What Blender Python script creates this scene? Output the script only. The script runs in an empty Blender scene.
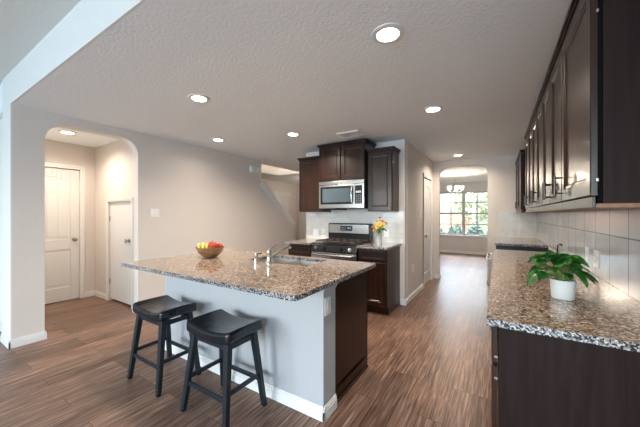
import bpy, math, random
from mathutils import Vector, Matrix
random.seed(7)
PI = math.pi
sc = bpy.context.scene
col = sc.collection

# ------------------------------------------------------------ camera, sky, daylight, exposure
cd = bpy.data.cameras.new('camera'); cam = bpy.data.objects.new('camera', cd); col.objects.link(cam)
cam.location = (0, 0, 1.345)
cam.rotation_euler = (PI/2, 0, math.radians(32.1))
cd.sensor_width = 36; cd.lens = 283/640*36; cd.shift_y = 1.0/640; cd.clip_start = 0.02
sc.camera = cam
sc.view_settings.view_transform = 'Standard'; sc.view_settings.look = 'None'
sc.view_settings.gamma = 1; sc.view_settings.use_curve_mapping = False
sc.view_settings.exposure = 1.0

wd = bpy.data.worlds.new('sky'); sc.world = wd; wd.use_nodes = True
nt = wd.node_tree; nt.nodes.clear()
sky = nt.nodes.new('ShaderNodeTexSky'); sky.sky_type = 'NISHITA'
sky.sun_elevation = math.radians(48); sky.sun_rotation = math.radians(200); sky.sun_disc = False
sky.dust_density = 3.0
bg = nt.nodes.new('ShaderNodeBackground'); bg.inputs[1].default_value = 0.75
wo = nt.nodes.new('ShaderNodeOutputWorld')
nt.links.new(sky.outputs[0], bg.inputs[0]); nt.links.new(bg.outputs[0], wo.inputs[0])

def area(name, loc, target, sx, sy, power, color, shape='RECTANGLE', spread=180):
    l = bpy.data.lights.new(name, 'AREA'); l.shape = shape; l.size = sx; l.size_y = sy
    l.energy = power; l.color = color; l.spread = math.radians(spread)
    o = bpy.data.objects.new(name, l); col.objects.link(o); o.location = loc
    d = Vector(target) - Vector(loc); o.rotation_euler = d.to_track_quat('-Z', 'Y').to_euler()
    return o
DAY = (0.50, 0.78, 1.0)
area('daylight_living_window', (-3.2, -4.38, 1.45), (-3.2, 0, 1.7), 3.2, 1.9, 88, DAY)
area('daylight_added_right', (1.0, -4.38, 1.25), (0.5, 0, 2.3), 1.8, 2.2, 64, DAY)  # unseen source added behind the camera, aimed up to lift the kitchen ceiling
area('daylight_dining_sky', (-1.0, 13.4, 3.4), (-1.0, 10.9, 1.5), 3.2, 1.6, 500, (0.85, 0.93, 1.0))

# ------------------------------------------------------------ helpers
class MB:
    def __init__(s): s.v = []; s.f = []
    def add(s, vs, fs):
        n = len(s.v); s.v += [tuple(p) for p in vs]; s.f += [tuple(i+n for i in f) for f in fs]
    def box(s, x0, x1, y0, y1, z0, z1):
        s.add([(x0,y0,z0),(x1,y0,z0),(x1,y1,z0),(x0,y1,z0),(x0,y0,z1),(x1,y0,z1),(x1,y1,z1),(x0,y1,z1)],
              [(0,3,2,1),(4,5,6,7),(0,1,5,4),(1,2,6,5),(2,3,7,6),(3,0,4,7)]); return s
    def frustum(s, a, b):
        """a, b = 4-corner rings (same winding, counter-clockwise seen from b)"""
        s.add(list(a)+list(b), [(3,2,1,0),(4,5,6,7),(0,1,5,4),(1,2,6,5),(2,3,7,6),(3,0,4,7)]); return s
    def prism(s, poly, axis, a0, a1):
        def P(u, w, t):
            return {'x':(t,u,w),'y':(u,t,w),'z':(u,w,t)}[axis]
        n = len(poly)
        vs = [P(u,w,a0) for u,w in poly]+[P(u,w,a1) for u,w in poly]
        fs = [tuple(range(n)), tuple(range(2*n-1,n-1,-1))]+[(i,i+n,(i+1)%n+n,(i+1)%n) for i in range(n)]
        s.add(vs, fs); return s
    def tube(s, pts, r, n=10, caps=True):
        pts = [Vector(p) for p in pts]; m = len(pts)
        rs = r if isinstance(r, (list,tuple)) else [r]*m
        vs = []; up = None
        for i,p in enumerate(pts):
            d = (pts[min(i+1,m-1)]-pts[max(i-1,0)]).normalized()
            if up is None:
                up = Vector((0,0,1)) if abs(d.z) < .9 else Vector((1,0,0))
            a = d.cross(up).normalized(); b = a.cross(d).normalized(); up = b
            for k in range(n):
                t = 2*PI*k/n; vs.append(p+rs[i]*(math.cos(t)*a+math.sin(t)*b))
        fs = [(i*n+k, i*n+(k+1)%n, (i+1)*n+(k+1)%n, (i+1)*n+k) for i in range(m-1) for k in range(n)]
        if caps: fs += [tuple(range(n-1,-1,-1)), tuple((m-1)*n+k for k in range(n))]
        s.add(vs, fs); return s
    def lathe(s, prof, c=(0,0,0), n=32, sx=1, sy=1):
        vs = [(c[0]+r*sx*math.cos(2*PI*k/n), c[1]+r*sy*math.sin(2*PI*k/n), c[2]+z) for r,z in prof for k in range(n)]
        m = len(prof)
        fs = [(i*n+k, i*n+(k+1)%n, (i+1)*n+(k+1)%n, (i+1)*n+k) for i in range(m-1) for k in range(n)]
        fs += [tuple(range(n-1,-1,-1)), tuple((m-1)*n+k for k in range(n))]
        s.add(vs, fs); return s
    def ball(s, c, rx, ry=None, rz=None, n=16, m=10):
        ry = ry or rx; rz = rz or rx
        vs = [(c[0],c[1],c[2]-rz)]
        for i in range(1,m):
            t = PI*i/m
            for k in range(n):
                vs.append((c[0]+rx*math.sin(t)*math.cos(2*PI*k/n), c[1]+ry*math.sin(t)*math.sin(2*PI*k/n), c[2]-rz*math.cos(t)))
        vs.append((c[0],c[1],c[2]+rz)); L = len(vs)-1
        fs = [(0,1+(k+1)%n,1+k) for k in range(n)]
        for i in range(m-2):
            fs += [(1+i*n+k,1+i*n+(k+1)%n,1+(i+1)*n+(k+1)%n,1+(i+1)*n+k) for k in range(n)]
        fs += [(L,1+(m-2)*n+k,1+(m-2)*n+(k+1)%n) for k in range(n)]
        s.add(vs, fs); return s
    def build(s, name, mat, parent=None, bevel=0, seg=2, smooth=False, subsurf=0):
        off = Vector(parent_world(parent)) if parent else Vector((0,0,0))
        me = bpy.data.meshes.new(name)
        me.from_pydata([tuple(Vector(p)-off) for p in s.v], [], s.f)
        me.materials.append(mat)
        import bmesh
        bm = bmesh.new(); bm.from_mesh(me); bmesh.ops.recalc_face_normals(bm, faces=bm.faces); bm.to_mesh(me); bm.free()
        o = bpy.data.objects.new(name, me); col.objects.link(o)
        if parent: o.parent = parent
        if smooth:
            for p in me.polygons: p.use_smooth = True
            if smooth != 'all': me.set_sharp_from_angle(angle=math.radians(40))
        if bevel:
            b = o.modifiers.new('bevel','BEVEL'); b.width = bevel; b.segments = seg; b.limit_method = 'ANGLE'
            b.harden_normals = False
        if subsurf:
            b = o.modifiers.new('sub','SUBSURF'); b.levels = subsurf; b.render_levels = subsurf
        return o

def parent_world(p):
    v = Vector((0,0,0))
    while p is not None:
        v += p.location; p = p.parent
    return v
def tag(o, label, cat, group=None):
    o['label'] = label; o['category'] = cat
    if group: o['group'] = group
    return o
def thing(name, loc, label, cat, group=None):
    o = bpy.data.objects.new(name, None); col.objects.link(o); o.location = loc
    o.empty_display_size = .1
    return tag(o, label, cat, group)
def struct(o): o['kind'] = 'structure'; return o
def copy_tree(o, parent=None):
    c = o.copy(); col.objects.link(c)
    if parent: c.parent = parent
    for ch in [x for x in list(o.children)]: copy_tree(ch, c)
    return c

# ------------------------------------------------------------ materials
def mat(name, color, rough=.5, metal=0, coat=0, emit=None, estr=0, trans=0, ior=1.45, spec=.5):
    m = bpy.data.materials.new(name); m.use_nodes = True
    b = m.node_tree.nodes['Principled BSDF']
    b.inputs['Base Color'].default_value = (*color,1); b.inputs['Roughness'].default_value = rough
    b.inputs['Metallic'].default_value = metal; b.inputs['Coat Weight'].default_value = coat
    b.inputs['Coat Roughness'].default_value = .06
    b.inputs['Transmission Weight'].default_value = trans; b.inputs['IOR'].default_value = ior
    b.inputs['Specular IOR Level'].default_value = spec
    if emit: b.inputs['Emission Color'].default_value = (*emit,1); b.inputs['Emission Strength'].default_value = estr
    return m
class N:
    def __init__(s, m): s.m = m; s.t = m.node_tree; s.b = s.t.nodes['Principled BSDF']
    def n(s, kind, **kw):
        x = s.t.nodes.new(kind)
        for k,v in kw.items(): setattr(x, k, v)
        return x
    def l(s, a, b): s.t.links.new(a, b)
    def coord(s, scale=(1,1,1), axes=None):
        tc = s.n('ShaderNodeTexCoord'); out = tc.outputs['Object']
        if axes:
            sp = s.n('ShaderNodeSeparateXYZ'); cb = s.n('ShaderNodeCombineXYZ'); s.l(out, sp.inputs[0])
            for i,a in enumerate(axes):
                if a: s.l(sp.outputs[a], cb.inputs[i])
            out = cb.outputs[0]
        mp = s.n('ShaderNodeMapping'); mp.inputs['Scale'].default_value = scale; s.l(out, mp.inputs[0])
        s.mp = mp
        return mp.outputs[0]
    def noise(s, vec, scale, detail=3, rough=.5, dist=0):
        x = s.n('ShaderNodeTexNoise'); x.inputs['Scale'].default_value = scale; x.inputs['Detail'].default_value = detail
        x.inputs['Roughness'].default_value = rough; x.inputs['Distortion'].default_value = dist
        s.l(vec, x.inputs['Vector']); return x.outputs['Fac']
    def ramp(s, fac, stops, interp='LINEAR'):
        r = s.n('ShaderNodeValToRGB'); r.color_ramp.interpolation = interp
        e = r.color_ramp.elements
        while len(e) > len(stops): e.remove(e[-1])
        while len(e) < len(stops): e.new(1)
        for i,(p,c) in enumerate(stops): e[i].position = p; e[i].color = (*c,1) if len(c)==3 else c
        s.l(fac, r.inputs[0]); return r.outputs[0]
    def mix(s, fac, a, b, mode='MIX'):
        x = s.n('ShaderNodeMix', data_type='RGBA', blend_type=mode)
        for sock, val in ((x.inputs[0],fac),(x.inputs[6],a),(x.inputs[7],b)):
            if hasattr(val,'links'): s.l(val, sock)
            elif isinstance(val,(int,float)): sock.default_value = val
            else: sock.default_value = (*val,1)
        return x.outputs[2]
    def color(s, c): s.l(c, s.b.inputs['Base Color'])
    def bump(s, h, strength=.3, dist=.002):
        x = s.n('ShaderNodeBump'); x.inputs['Strength'].default_value = strength; x.inputs['Distance'].default_value = dist
        s.l(h, x.inputs['Height']); s.l(x.outputs[0], s.b.inputs['Normal'])

def paint(name, c, rough, scale, strength, dist=.003):
    m = mat(name, c, rough); n = N(m); v = n.coord()
    h = n.ramp(n.noise(v, scale, 3, .55), [(.42,(0,0,0)),(.6,(1,1,1))]); n.bump(h, strength, dist); return m
M_wall = paint('painted_drywall', (.74,.68,.63), .75, 60, .12)
M_wall_cool = paint('wall_paint_dimmed', (.43,.44,.45), .7, 60, .12)  # same wall paint, darkened and cooled to put weaker daylight into the colour
M_ceil = paint('textured_ceiling', (.88,.91,.92), .9, 48, .22, .004)  # pale blue tint in the colour offsets warm light bounced off the floor
M_trim = mat('white_trim', (.82,.81,.79), .35)
M_door = mat('white_door', (.80,.79,.77), .4)
M_plate = mat('white_plastic', (.88,.88,.87), .35)
M_plate_dark = mat('plate_slot', (.25,.25,.25), .5)

# floor planks running along y
M_floor = mat('vinyl_planks', (.2,.12,.08), .32, spec=.3); n = N(M_floor)
v = n.coord(axes=('Y','X',None))
br = n.n('ShaderNodeTexBrick'); br.offset = .37; br.offset_frequency = 3
br.inputs['Color1'].default_value = (0,0,0,1); br.inputs['Color2'].default_value = (1,1,1,1)
br.inputs['Mortar'].default_value = (.5,.5,.5,1); br.inputs['Scale'].default_value = 1
br.inputs['Mortar Size'].default_value = .0015; br.inputs['Brick Width'].default_value = 1.2; br.inputs['Row Height'].default_value = .15
n.l(v, br.inputs['Vector'])
plank = br.outputs['Color']
addv = n.n('ShaderNodeVectorMath', operation='MULTIPLY_ADD'); n.l(v, addv.inputs[0]); addv.inputs[1].default_value = (2.2, 46, 1)
sc3 = n.n('ShaderNodeVectorMath', operation='SCALE'); n.l(plank, sc3.inputs[0]); sc3.inputs['Scale'].default_value = 7.3
n.l(sc3.outputs[0], addv.inputs[2])
st = n.noise(addv.outputs[0], 1.5, 6, .62, .6)
base = n.ramp(st, [(.28,(.048,.027,.019)),(.45,(.150,.086,.060)),(.57,(.265,.165,.118)),(.72,(.46,.33,.25))])
tint = n.ramp(plank, [(0,(.72,.68,.66)),(.5,(.95,.94,.95)),(1,(1.18,1.12,1.08))])
c = n.mix(1.0, base, tint, 'MULTIPLY')
dk = n.mix(br.outputs['Fac'], c, (.03,.018,.013)); n.color(dk)
n.l(n.ramp(st, [(.3,(.28,.28,.28)),(.7,(.42,.42,.42))]), n.b.inputs['Roughness'])
n.bump(st, .12, .002)

# granite
M_gran = mat('speckled_granite', (.4,.3,.22), .10, coat=.1, spec=.5); n = N(M_gran); v = n.coord()
vo = n.n('ShaderNodeTexVoronoi'); vo.inputs['Scale'].default_value = 120; vo.inputs['Randomness'].default_value = 1; 
wv = n.n('ShaderNodeTexNoise'); wv.inputs['Scale'].default_value = 40; n.l(v, wv.inputs['Vector'])
wa = n.n('ShaderNodeVectorMath', operation='MULTIPLY_ADD'); n.l(wv.outputs['Color'], wa.inputs[0]); wa.inputs[1].default_value = (.02,.02,.02); n.l(v, wa.inputs[2])
n.l(wa.outputs[0], vo.inputs['Vector'])
sp = n.n('ShaderNodeSeparateColor'); n.l(vo.outputs['Color'], sp.inputs[0])
cells = n.ramp(sp.outputs[0], [(0,(.06,.045,.04)),(.09,(.20,.13,.09)),(.28,(.34,.24,.17)),(.55,(.46,.36,.27)),(.80,(.56,.48,.40)),(.93,(.70,.66,.60))], 'CONSTANT')
blot = n.ramp(n.noise(v, 30, 4, .6), [(.40,(.72,.70,.69)),(.62,(1.12,1.12,1.12))])
c = n.mix(1.0, cells, blot, 'MULTIPLY')
spk = n.ramp(n.noise(v, 120, 2, .6), [(.36,(1,1,1)),(.42,(0,0,0))])
c = n.mix(spk, c, (.03,.027,.03)); n.color(c)
# rough chiselled-looking edge stone: greyer crystals
M_gedge = mat('granite_edge', (.4,.4,.4), .2, coat=.2); n = N(M_gedge); v = n.coord()
vo = n.n('ShaderNodeTexVoronoi'); vo.inputs['Scale'].default_value = 170; n.l(v, vo.inputs['Vector'])
sp = n.n('ShaderNodeSeparateColor'); n.l(vo.outputs['Color'], sp.inputs[0])
n.color(n.ramp(sp.outputs[0], [(0,(.02,.02,.022)),(.36,(.13,.12,.12)),(.55,(.30,.29,.29)),(.82,(.52,.52,.52))], 'CONSTANT'))

def wood(name, c1, c2, rough=.35, axis='z', coat=.15, spec=.35):
    m = mat(name, c1, rough, coat=coat, spec=spec); n = N(m)
    sc_ = {'z':(22,22,1.6),'x':(1.6,22,22),'y':(22,1.6,22)}[axis]
    v = n.coord(scale=sc_); n.color(n.ramp(n.noise(v, 1.6, 5, .6, .5), [(.3,c1),(.72,c2)])); return m
M_esp = wood('espresso_wood', (.011,.0042,.0025), (.040,.0155,.0085), .30, coat=.06, spec=.4)
M_espR = wood('espresso_wood_veneer', (.012,.0060,.0058), (.024,.013,.012), .5, coat=0, spec=.15)
M_under = wood('cabinet_underside', (.20,.10,.06), (.32,.18,.11), .5, 'y', 0)
M_gap = mat('dark_gap', (.006,.006,.006), .8, spec=.05)  # near-black that stands in for shade in gaps; the plant tendril shares it
M_steel = mat('stainless_steel', (.46,.455,.45), .25, 1); n = N(M_steel); v = n.coord(scale=(2,2,300)); n.bump(n.noise(v, 1, 2), .05, .001)
M_chrome = mat('brushed_nickel', (.72,.70,.67), .16, 1)
M_knob = mat('satin_nickel', (.42,.39,.36), .3, 1)
M_blk = mat('black_enamel', (.012,.012,.013), .18)
M_blkglass = mat('black_glass', (.01,.012,.014), .04, coat=.5)
M_iron = mat('cast_iron', (.06,.045,.038), .55)
M_navy = mat('black_lacquer', (.009,.015,.021), .36)
M_leather = mat('black_leather', (.006,.009,.013), .24, coat=.15); n = N(M_leather); v = n.coord()
n.bump(n.noise(v, 9, 3), .35, .01)

def tile(name, axes, w, h, off, c, mortar, ox=0, oy=0, ms=.004):
    m = mat(name, c, .16); n = N(m); v = n.coord(axes=axes); n.mp.inputs['Location'].default_value = (ox, oy, 0)
    b = n.n('ShaderNodeTexBrick'); b.offset = off
    b.inputs['Scale'].default_value = 1; b.inputs['Brick Width'].default_value = w; b.inputs['Row Height'].default_value = h
    b.inputs['Mortar Size'].default_value = ms; b.inputs['Mortar Smooth'].default_value = .1
    b.inputs['Color1'].default_value = (1,1,1,1); b.inputs['Color2'].default_value = (.9,.9,.9,1); b.inputs['Mortar'].default_value = (*mortar,1)
    n.l(v, b.inputs['Vector'])
    marb = n.ramp(n.noise(v, 3.5, 7, .62, 1.0), [(.3,tuple(x*.82 for x in c)),(.55,c),(.8,tuple(min(1,x*1.08) for x in c))])
    n.color(n.mix(1.0, marb, b.outputs['Color'], 'MULTIPLY'))
    inv = n.n('ShaderNodeMath', operation='SUBTRACT'); inv.inputs[0].default_value = 1; n.l(b.outputs['Fac'], inv.inputs[1])
    n.bump(inv.outputs[0], .5, .002)
    return m
M_tileR = tile('large_wall_tile', ('Y','Z',None), .298, .302, 0, (.60,.61,.62), (.27,.26,.26), -2.149+.298*8, -.914, .004)
M_tileA = tile('corner_wall_tile', ('X','Z',None), .30, .302, 0, (.62,.59,.55), (.78,.76,.73), .0, -.914, .003)
M_tileB = tile('subway_wall_tile', ('X','Z',None), .152, .0765, .5, (.74,.73,.71), (.84,.83,.8), .0, -.914, .003)

# ------------------------------------------------------------ structure
H = 2.46; HL = 2.78
struct(MB().box(-6.6,3.2,-4.7,11.1,-.1,0).build('floor', M_floor))
# kitchen ceiling with the stairwell opening; its front face is the header towards the living room
cb = MB()
cb.box(-6.6,3.2,.77,3.0,H,2.95).box(-4.42,3.2,3.0,6.2,H,2.95).box(-6.6,-5.3,3.0,6.2,H,2.95).box(-6.6,3.2,6.2,11.1,H,2.95)
ceil_mat_slots = cb.build('ceiling', M_ceil); struct(ceil_mat_slots)
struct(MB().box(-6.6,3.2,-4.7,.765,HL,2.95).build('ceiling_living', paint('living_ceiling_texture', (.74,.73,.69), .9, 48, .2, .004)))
M_header = paint('header_paint', (.79,.775,.74), .7, 60, .12)
struct(MB().box(-4.46,3.2,.755,.77,H,HL).build('wall_header', M_header))

def arc(cx, cy, r, a0, a1, k=10): return [(cx+r*math.cos(math.radians(a0+(a1-a0)*i/k)), cy+r*math.sin(math.radians(a0+(a1-a0)*i/k))) for i in range(k+1)]
# left wall: arch to the hall, stair opening at the far end
L = [(.77,0),(1.008,0)] + arc(1.008+.20,2.35-.20,.20,180,90) + arc(1.945-.20,2.35-.20,.20,90,0) + [(1.945,0),(5.44,0),(5.44,1.13),(4.315,2.0),(4.315,H),(.77,H)]
struct(MB().prism(L,'x',-4.27,-4.14).build('wall_left', M_wall))
struct(MB().box(-4.46,-4.27,.77,1.008,0,H).build('wall_pier', M_wall))
struct(MB().box(-4.46,-4.14,.755,.77,0,H).build('wall_pier_front', M_header))
struct(MB().box(-6.6,-4.46,.82,.95,0,HL).build('wall_living', M_header))
# knee wall cap of the stairs
cap = MB()
dx,dz = 5.44-4.315, 1.13-2.0; ln = math.hypot(dx,dz); nx,nz = -dz/ln, dx/ln
def capseg(off0, off1, x0, x1):
    p = [(4.315-.0+nx*off0,2.0+nz*off0),(5.46+nx*off0,1.115+nz*off0),(5.46+nx*off1,1.115+nz*off1),(4.315+nx*off1,2.0+nz*off1)]
    cap.prism(p,'x',x0,x1)
capseg(.002,.03,-4.295,-4.115); capseg(-.075,-.001,-4.139,-4.127)
cap.build('trim_1', M_trim); struct(bpy.data.objects['trim_1'])
# stairs behind the knee wall
sb = MB()
for i in range(12): sb.box(-5.29,-4.27,5.40-.26*(i+1),5.40-.26*i,0.001,.19*(i+1))
M_carpet = paint('stair_carpet', (.42,.36,.30), .95, 200, .5)
struct(sb.build('floor_stairs', M_carpet))
struct(MB().box(-5.41,-5.30,2.17,5.35,0,H).build('wall_stairs', M_wall))
# stairwell shaft above the opening
sh = MB(); sh.box(-5.3,-4.42,6.2,6.26,2.95,5).box(-4.42,-4.36,3.0,6.2,2.95,5).box(-5.3,-4.42,2.94,3.0,2.95,5).box(-5.36,-5.3,3.0,6.2,2.95,5).box(-5.36,-4.36,2.94,6.26,5,5.1)
struct(sh.build('wall_stairwell', M_wall))
# hall beyond the arch
struct(MB().prism([(.95,0),(1.02,0),(1.02,2.06),(1.80,2.06),(1.80,0),(2.0,0),(2.0,H),(.95,H)],'x',-5.80,-5.68).build('wall_hall', M_wall))
struct(MB().box(-5.95,-5.90,.9,2.1,0,H).build('black_backing_hall', M_gap))  # added black sheet behind the hall door: stops light, keeps its gap dark
struct(MB().box(-5.3,-4.4,2.16,2.165,0,1.7).build('black_backing_closet', M_gap))  # added black sheet behind the closet door, darkens the gap around it
struct(MB().prism([(-5.80,0),(-5.17,0),(-5.17,1.54),(-4.42,1.54),(-4.42,0),(-4.27,0),(-4.27,H),(-5.80,H)],'y',2.0,2.11).build('wall_hall_side', M_wall))
# foyer seen over the stairs
struct(MB().prism([(2.2,0),(7.05,0),(7.05,2.03),(7.85,2.03),(7.85,0),(8.3,0),(8.3,H),(2.2,H)],'x',-6.32,-6.2).build('wall_foyer', M_wall))
struct(MB().prism([(-6.32,0),(-6.02,0),(-6.02,2.03),(-5.2,2.03),(-5.2,0),(-2.8,0),(-2.8,H),(-6.32,H)],'y',8.3,8.42).build('wall_foyer_back', M_wall))
# range wall and pantry block
struct(MB().box(-2.94,-1.165,4.22,4.34,0,H).build('wall_back', M_wall))
struct(MB().box(-2.94,-2.82,4.34,8.3,0,H).build('wall_pantry', M_wall))
struct(MB().prism([(4.34,0),(5.46,0),(5.46,2.05),(6.16,2.05),(6.16,0),(6.50,0),(6.50,H),(4.34,H)],'x',-1.28,-1.16).build('wall_corridor', M_wall))
A = [(-1.28,0),(-1.045,0)] + arc(-1.045+.19,2.33-.19,.19,180,90) + arc(-.165-.19,2.33-.19,.19,90,0) + [(-.165,0),(.6,0),(.6,H),(-1.28,H)]
struct(MB().prism(A,'y',6.37,6.50).build('wall_arch', M_wall))
struct(MB().box(.6,.73,.0,11.1,0,HL).build('wall_right', M_wall))
# dining room
M_dine = paint('dining_wall_paint', (.62,.62,.62), .75, 60, .12)
WX0, WX1, WZ0, WZ1 = -1.80, -.18, .63, 2.13
bw = MB()
bw.box(-2.94,WX0,10.9,11.03,0,H).box(WX1,.6,10.9,11.03,0,H).box(WX0,WX1,10.9,11.03,0,WZ0).box(WX0,WX1,10.9,11.03,WZ1,H)
struct(bw.build('wall_dining', M_dine))
struct(MB().box(-2.94,-2.82,8.42,10.9,0,H).build('wall_dining_left', M_wall))
# living room shell behind the camera, with the window openings the daylight enters by
lb = MB()
lb.box(-6.6,-4.85,-4.6,-4.45,0,HL).box(-4.85,-1.55,-4.6,-4.45,0,.45).box(-4.85,-1.55,-4.6,-4.45,2.45,HL).box(-1.55,.05,-4.6,-4.45,0,HL).box(.05,1.95,-4.6,-4.45,2.4,HL).box(1.95,3.2,-4.6,-4.45,0,HL)
struct(lb.build('wall_living_back', M_wall))
struct(MB().box(-6.72,-6.6,-4.6,.82,0,HL).build('wall_living_left', M_wall))
struct(MB().box(3.08,3.2,-4.6,0,0,HL).box(.73,3.2,0,.12,0,HL).build('wall_living_right', M_wall))

# baseboards: profile swept in straight runs
def base_run(name, segs):
    m = MB()
    for (ax, fix, a0, a1, sgn) in segs:      # ax: axis along which the board runs; sgn: side it protrudes to
        for (t0,t1,z0,z1) in ((0,.016,0,.062),(0,.012,.062,.078),(0,.007,.078,.090)):
            f0, f1 = sorted((fix+sgn*t0, fix+sgn*t1))
            if ax == 'y': m.box(f0,f1,a0,a1,z0,z1)
            else: m.box(a0,a1,f0,f1,z0,z1)
    return struct(m.build(name, M_trim, bevel=.002))
base_run('baseboard_left', [('y',-4.14,.739,1.008,1),('y',-4.14,1.945,5.44,1),('x',1.945,-4.27,-4.124,-1),('x',1.008,-4.27,-4.124,1)])
base_run('baseboard_pier', [('x',.755,-4.46,-4.124,-1)])
base_run('baseboard_living', [('x',.82,-6.6,-4.46,-1)])
base_run('baseboard_hall', [('y',-5.68,1.86,2.0,1),('x',2.0,-5.68,-5.22,-1),('x',2.0,-4.37,-4.27,-1)])
base_run('baseboard_corridor', [('y',-1.16,4.20,5.40,1),('y',-1.16,6.22,6.37,1),('x',4.22,-1.222,-1.144,-1),('x',6.37,-1.16,-1.045,-1)])
base_run('baseboard_arch', [('y',-1.045,6.354,6.5,1),('y',-.165,6.354,6.5,-1),('x',6.37,-.165,-.03,-1)])
base_run('baseboard_dining', [('x',10.9,-2.82,.6,-1)])
base_run('baseboard_foyer', [('y',-6.2,5.4,7.0,1),('x',8.3,-5.13,-2.94,-1)])

# tile backsplashes
struct(MB().box(.590,.6,1.39,6.37,.914,1.385).build('trim_2', M_tileR))
struct(MB().box(0,.6,6.36,6.37,.914,1.39).build('trim_3', M_tileA))
struct(MB().box(-2.93,-1.185,4.21,4.22,.914,1.40).build('trim_4', M_tileB))

# ------------------------------------------------------------ room doors
def panel_door(name, w, h, knob_side, mapping, arch=True):
    """slab built in (u across, d depth, z); mapping turns (u,d,z) to world. returns mesh"""
    m = MB()
    def B(u0,u1,d0,d1,z0,z1):
        P = [mapping(u,d,z) for z in (z0,z1) for (u,d) in ((u0,d0),(u1,d0),(u1,d1),(u0,d1))]
        m.add(P, [(0,3,2,1),(4,5,6,7),(0,1,5,4),(1,2,6,5),(2,3,7,6),(3,0,4,7)])
    B(0,w,.012,.035,.008,h)
    s = .11
    B(0,s,0,.012,.008,h); B(w-s,w,0,.012,.008,h); B(s,w-s,0,.012,.008,.22); B(s,w-s,0,.012,.80,.96)
    if arch:
        z0 = h-.20; rise = .07; k = 10
        for i in range(k):
            a,b = s+(w-2*s)*i/k, s+(w-2*s)*(i+1)/k
            za = z0+rise*math.sin(PI*(i)/k); zb = z0+rise*math.sin(PI*(i+1)/k)
            P = [mapping(a,0,za),mapping(b,0,zb),mapping(b,.012,zb),mapping(a,.012,za),mapping(a,0,h),mapping(b,0,h),mapping(b,.012,h),mapping(a,.012,h)]
            m.add(P, [(0,3,2,1),(4,5,6,7),(0,1,5,4),(1,2,6,5),(2,3,7,6),(3,0,4,7)])
        kk = 4
        for i in range(kk): # planked raised field
            a = s+.03+(w-2*s-.06)*i/kk; B(a+.004,a+(w-2*s-.06)/kk-.004,.006,.012,1.0,z0-.03)
    else: B(s,w-s,0,.012,h-.13,h); B(s+.03,w-s-.03,.006,.012,1.0,h-.17)
    B(s+.03,w-s-.03,.006,.012,.26,.76)
    return m
def door_knob(parent, p, d, name='door_knob'):
    p = Vector(p); d = Vector(d)
    m = MB(); m.tube([p, p+d*.008],.030,20); m.tube([p+d*.008,p+d*.035],.010,14)
    m.tube([p+d*(.035+.004*i) for i in range(9)],[.012,.020,.026,.0285,.029,.0285,.025,.018,.008],20)
    return m.build(name, M_knob, parent, smooth=True)
def casing(m, ax, fix, sgn, a0, a1, top, w=.06, legs=True):
    for (t,ww) in ((.014,w),(.020,w*.55)):
        f0,f1 = sorted((fix, fix+sgn*t))
        def bx(p0,p1,z0,z1):
            if ax == 'y': m.box(f0,f1,p0,p1,z0,z1)
            else: m.box(p0,p1,f0,f1,z0,z1)
        o = w-ww
        bx(a0-w+0,a0-o,0,top+w); bx(a1+o,a1+w,0,top+w); bx(a0-o,a1+o,top+o,top+w)
# hall door
d1 = MB(); d1 = panel_door('door_1', .78, 2.05, 1, lambda u,d,z: (-5.70-d, 1.02+u, z))
door1 = struct(d1.build('door_1', M_door, bevel=.003)); k = door_knob(door1, (-5.70,1.735,.95), (1,0,0)); k['label'] = 'satin nickel door knob'
cm = MB(); casing(cm,'y',-5.68,1,1.02,1.80,2.06); struct(cm.build('trim_5', M_trim, bevel=.002))
# closet door under the stairs
m = MB().box(-5.168,-4.422,2.02,2.05,.03,1.535); door2 = struct(m.build('door_2', M_door, bevel=.003))
door_knob(door2, (-4.545,2.02,.96), (0,-1,0))
hm = MB()
for z in (.30,1.28): hm.box(-5.175,-5.155,2.005,2.02,z-.04,z+.04)
hm.build('hinge', M_knob, door2, bevel=.002)
cm = MB(); casing(cm,'x',2.0,-1,-5.17,-4.42,1.54,.05); struct(cm.build('trim_6', M_trim, bevel=.002))
# pantry door in the corridor
d3 = panel_door('door_3', .70, 2.04, 1, lambda u,d,z: (-1.175-d, 5.46+u, z))
door3 = struct(d3.build('door_3', M_door, bevel=.003)); door_knob(door3, (-1.175,5.53,.94), (1,0,0))
cm = MB(); casing(cm,'y',-1.16,1,5.46,6.16,2.05); struct(cm.build('trim_7', M_trim, bevel=.002))
# foyer doors
d4 = panel_door('door_4', .80, 2.02, 1, lambda u,d,z: (-6.215-d, 7.05+u, z)); struct(d4.build('door_4', M_door, bevel=.003))
d5 = panel_door('door_5', .82, 2.02, 1, lambda u,d,z: (-6.02+u, 8.315+d, z)); struct(d5.build('door_5', M_door, bevel=.003))
cm = MB(); casing(cm,'y',-6.2,1,7.05,7.85,2.03,.07); struct(cm.build('trim_8', M_trim))
cm = MB(); casing(cm,'x',8.3,-1,-6.02,-5.2,2.03,.07); struct(cm.build('trim_9', M_trim))

# ------------------------------------------------------------ dining window
wf = MB()
yo, yi = 10.93, 10.99
M_vinyl = mat('blue_grey_vinyl_frame', (.42,.46,.52), .4)  # frame has a blue-grey base colour
xm = (WX0+WX1)/2
for a,b in ((WX0,WX0+.05),(WX1-.05,WX1),(xm-.05,xm+.05)): wf.box(a,b,yo,yi,WZ0,WZ1)
for a,b in ((WZ0,WZ0+.05),(WZ1-.05,WZ1),((WZ0+WZ1)/2-.028,(WZ0+WZ1)/2+.028)): wf.box(WX0,WX1,yo+.005,yi-.005,a,b)
for u0,u1 in ((WX0,xm),(xm,WX1)):
    c_ = (u0+u1)/2; wf.box(c_-.018,c_+.018,yo+.015,yi-.02,WZ0,WZ1)
    for q in (.25,.75): zz = WZ0+(WZ1-WZ0)*q; wf.box(u0,u1,yo+.016,yi-.021,zz-.016,zz+.016)
win = struct(wf.build('window_1', M_vinyl))
M_glass = bpy.data.materials.new('window_glass'); M_glass.use_nodes = True
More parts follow.
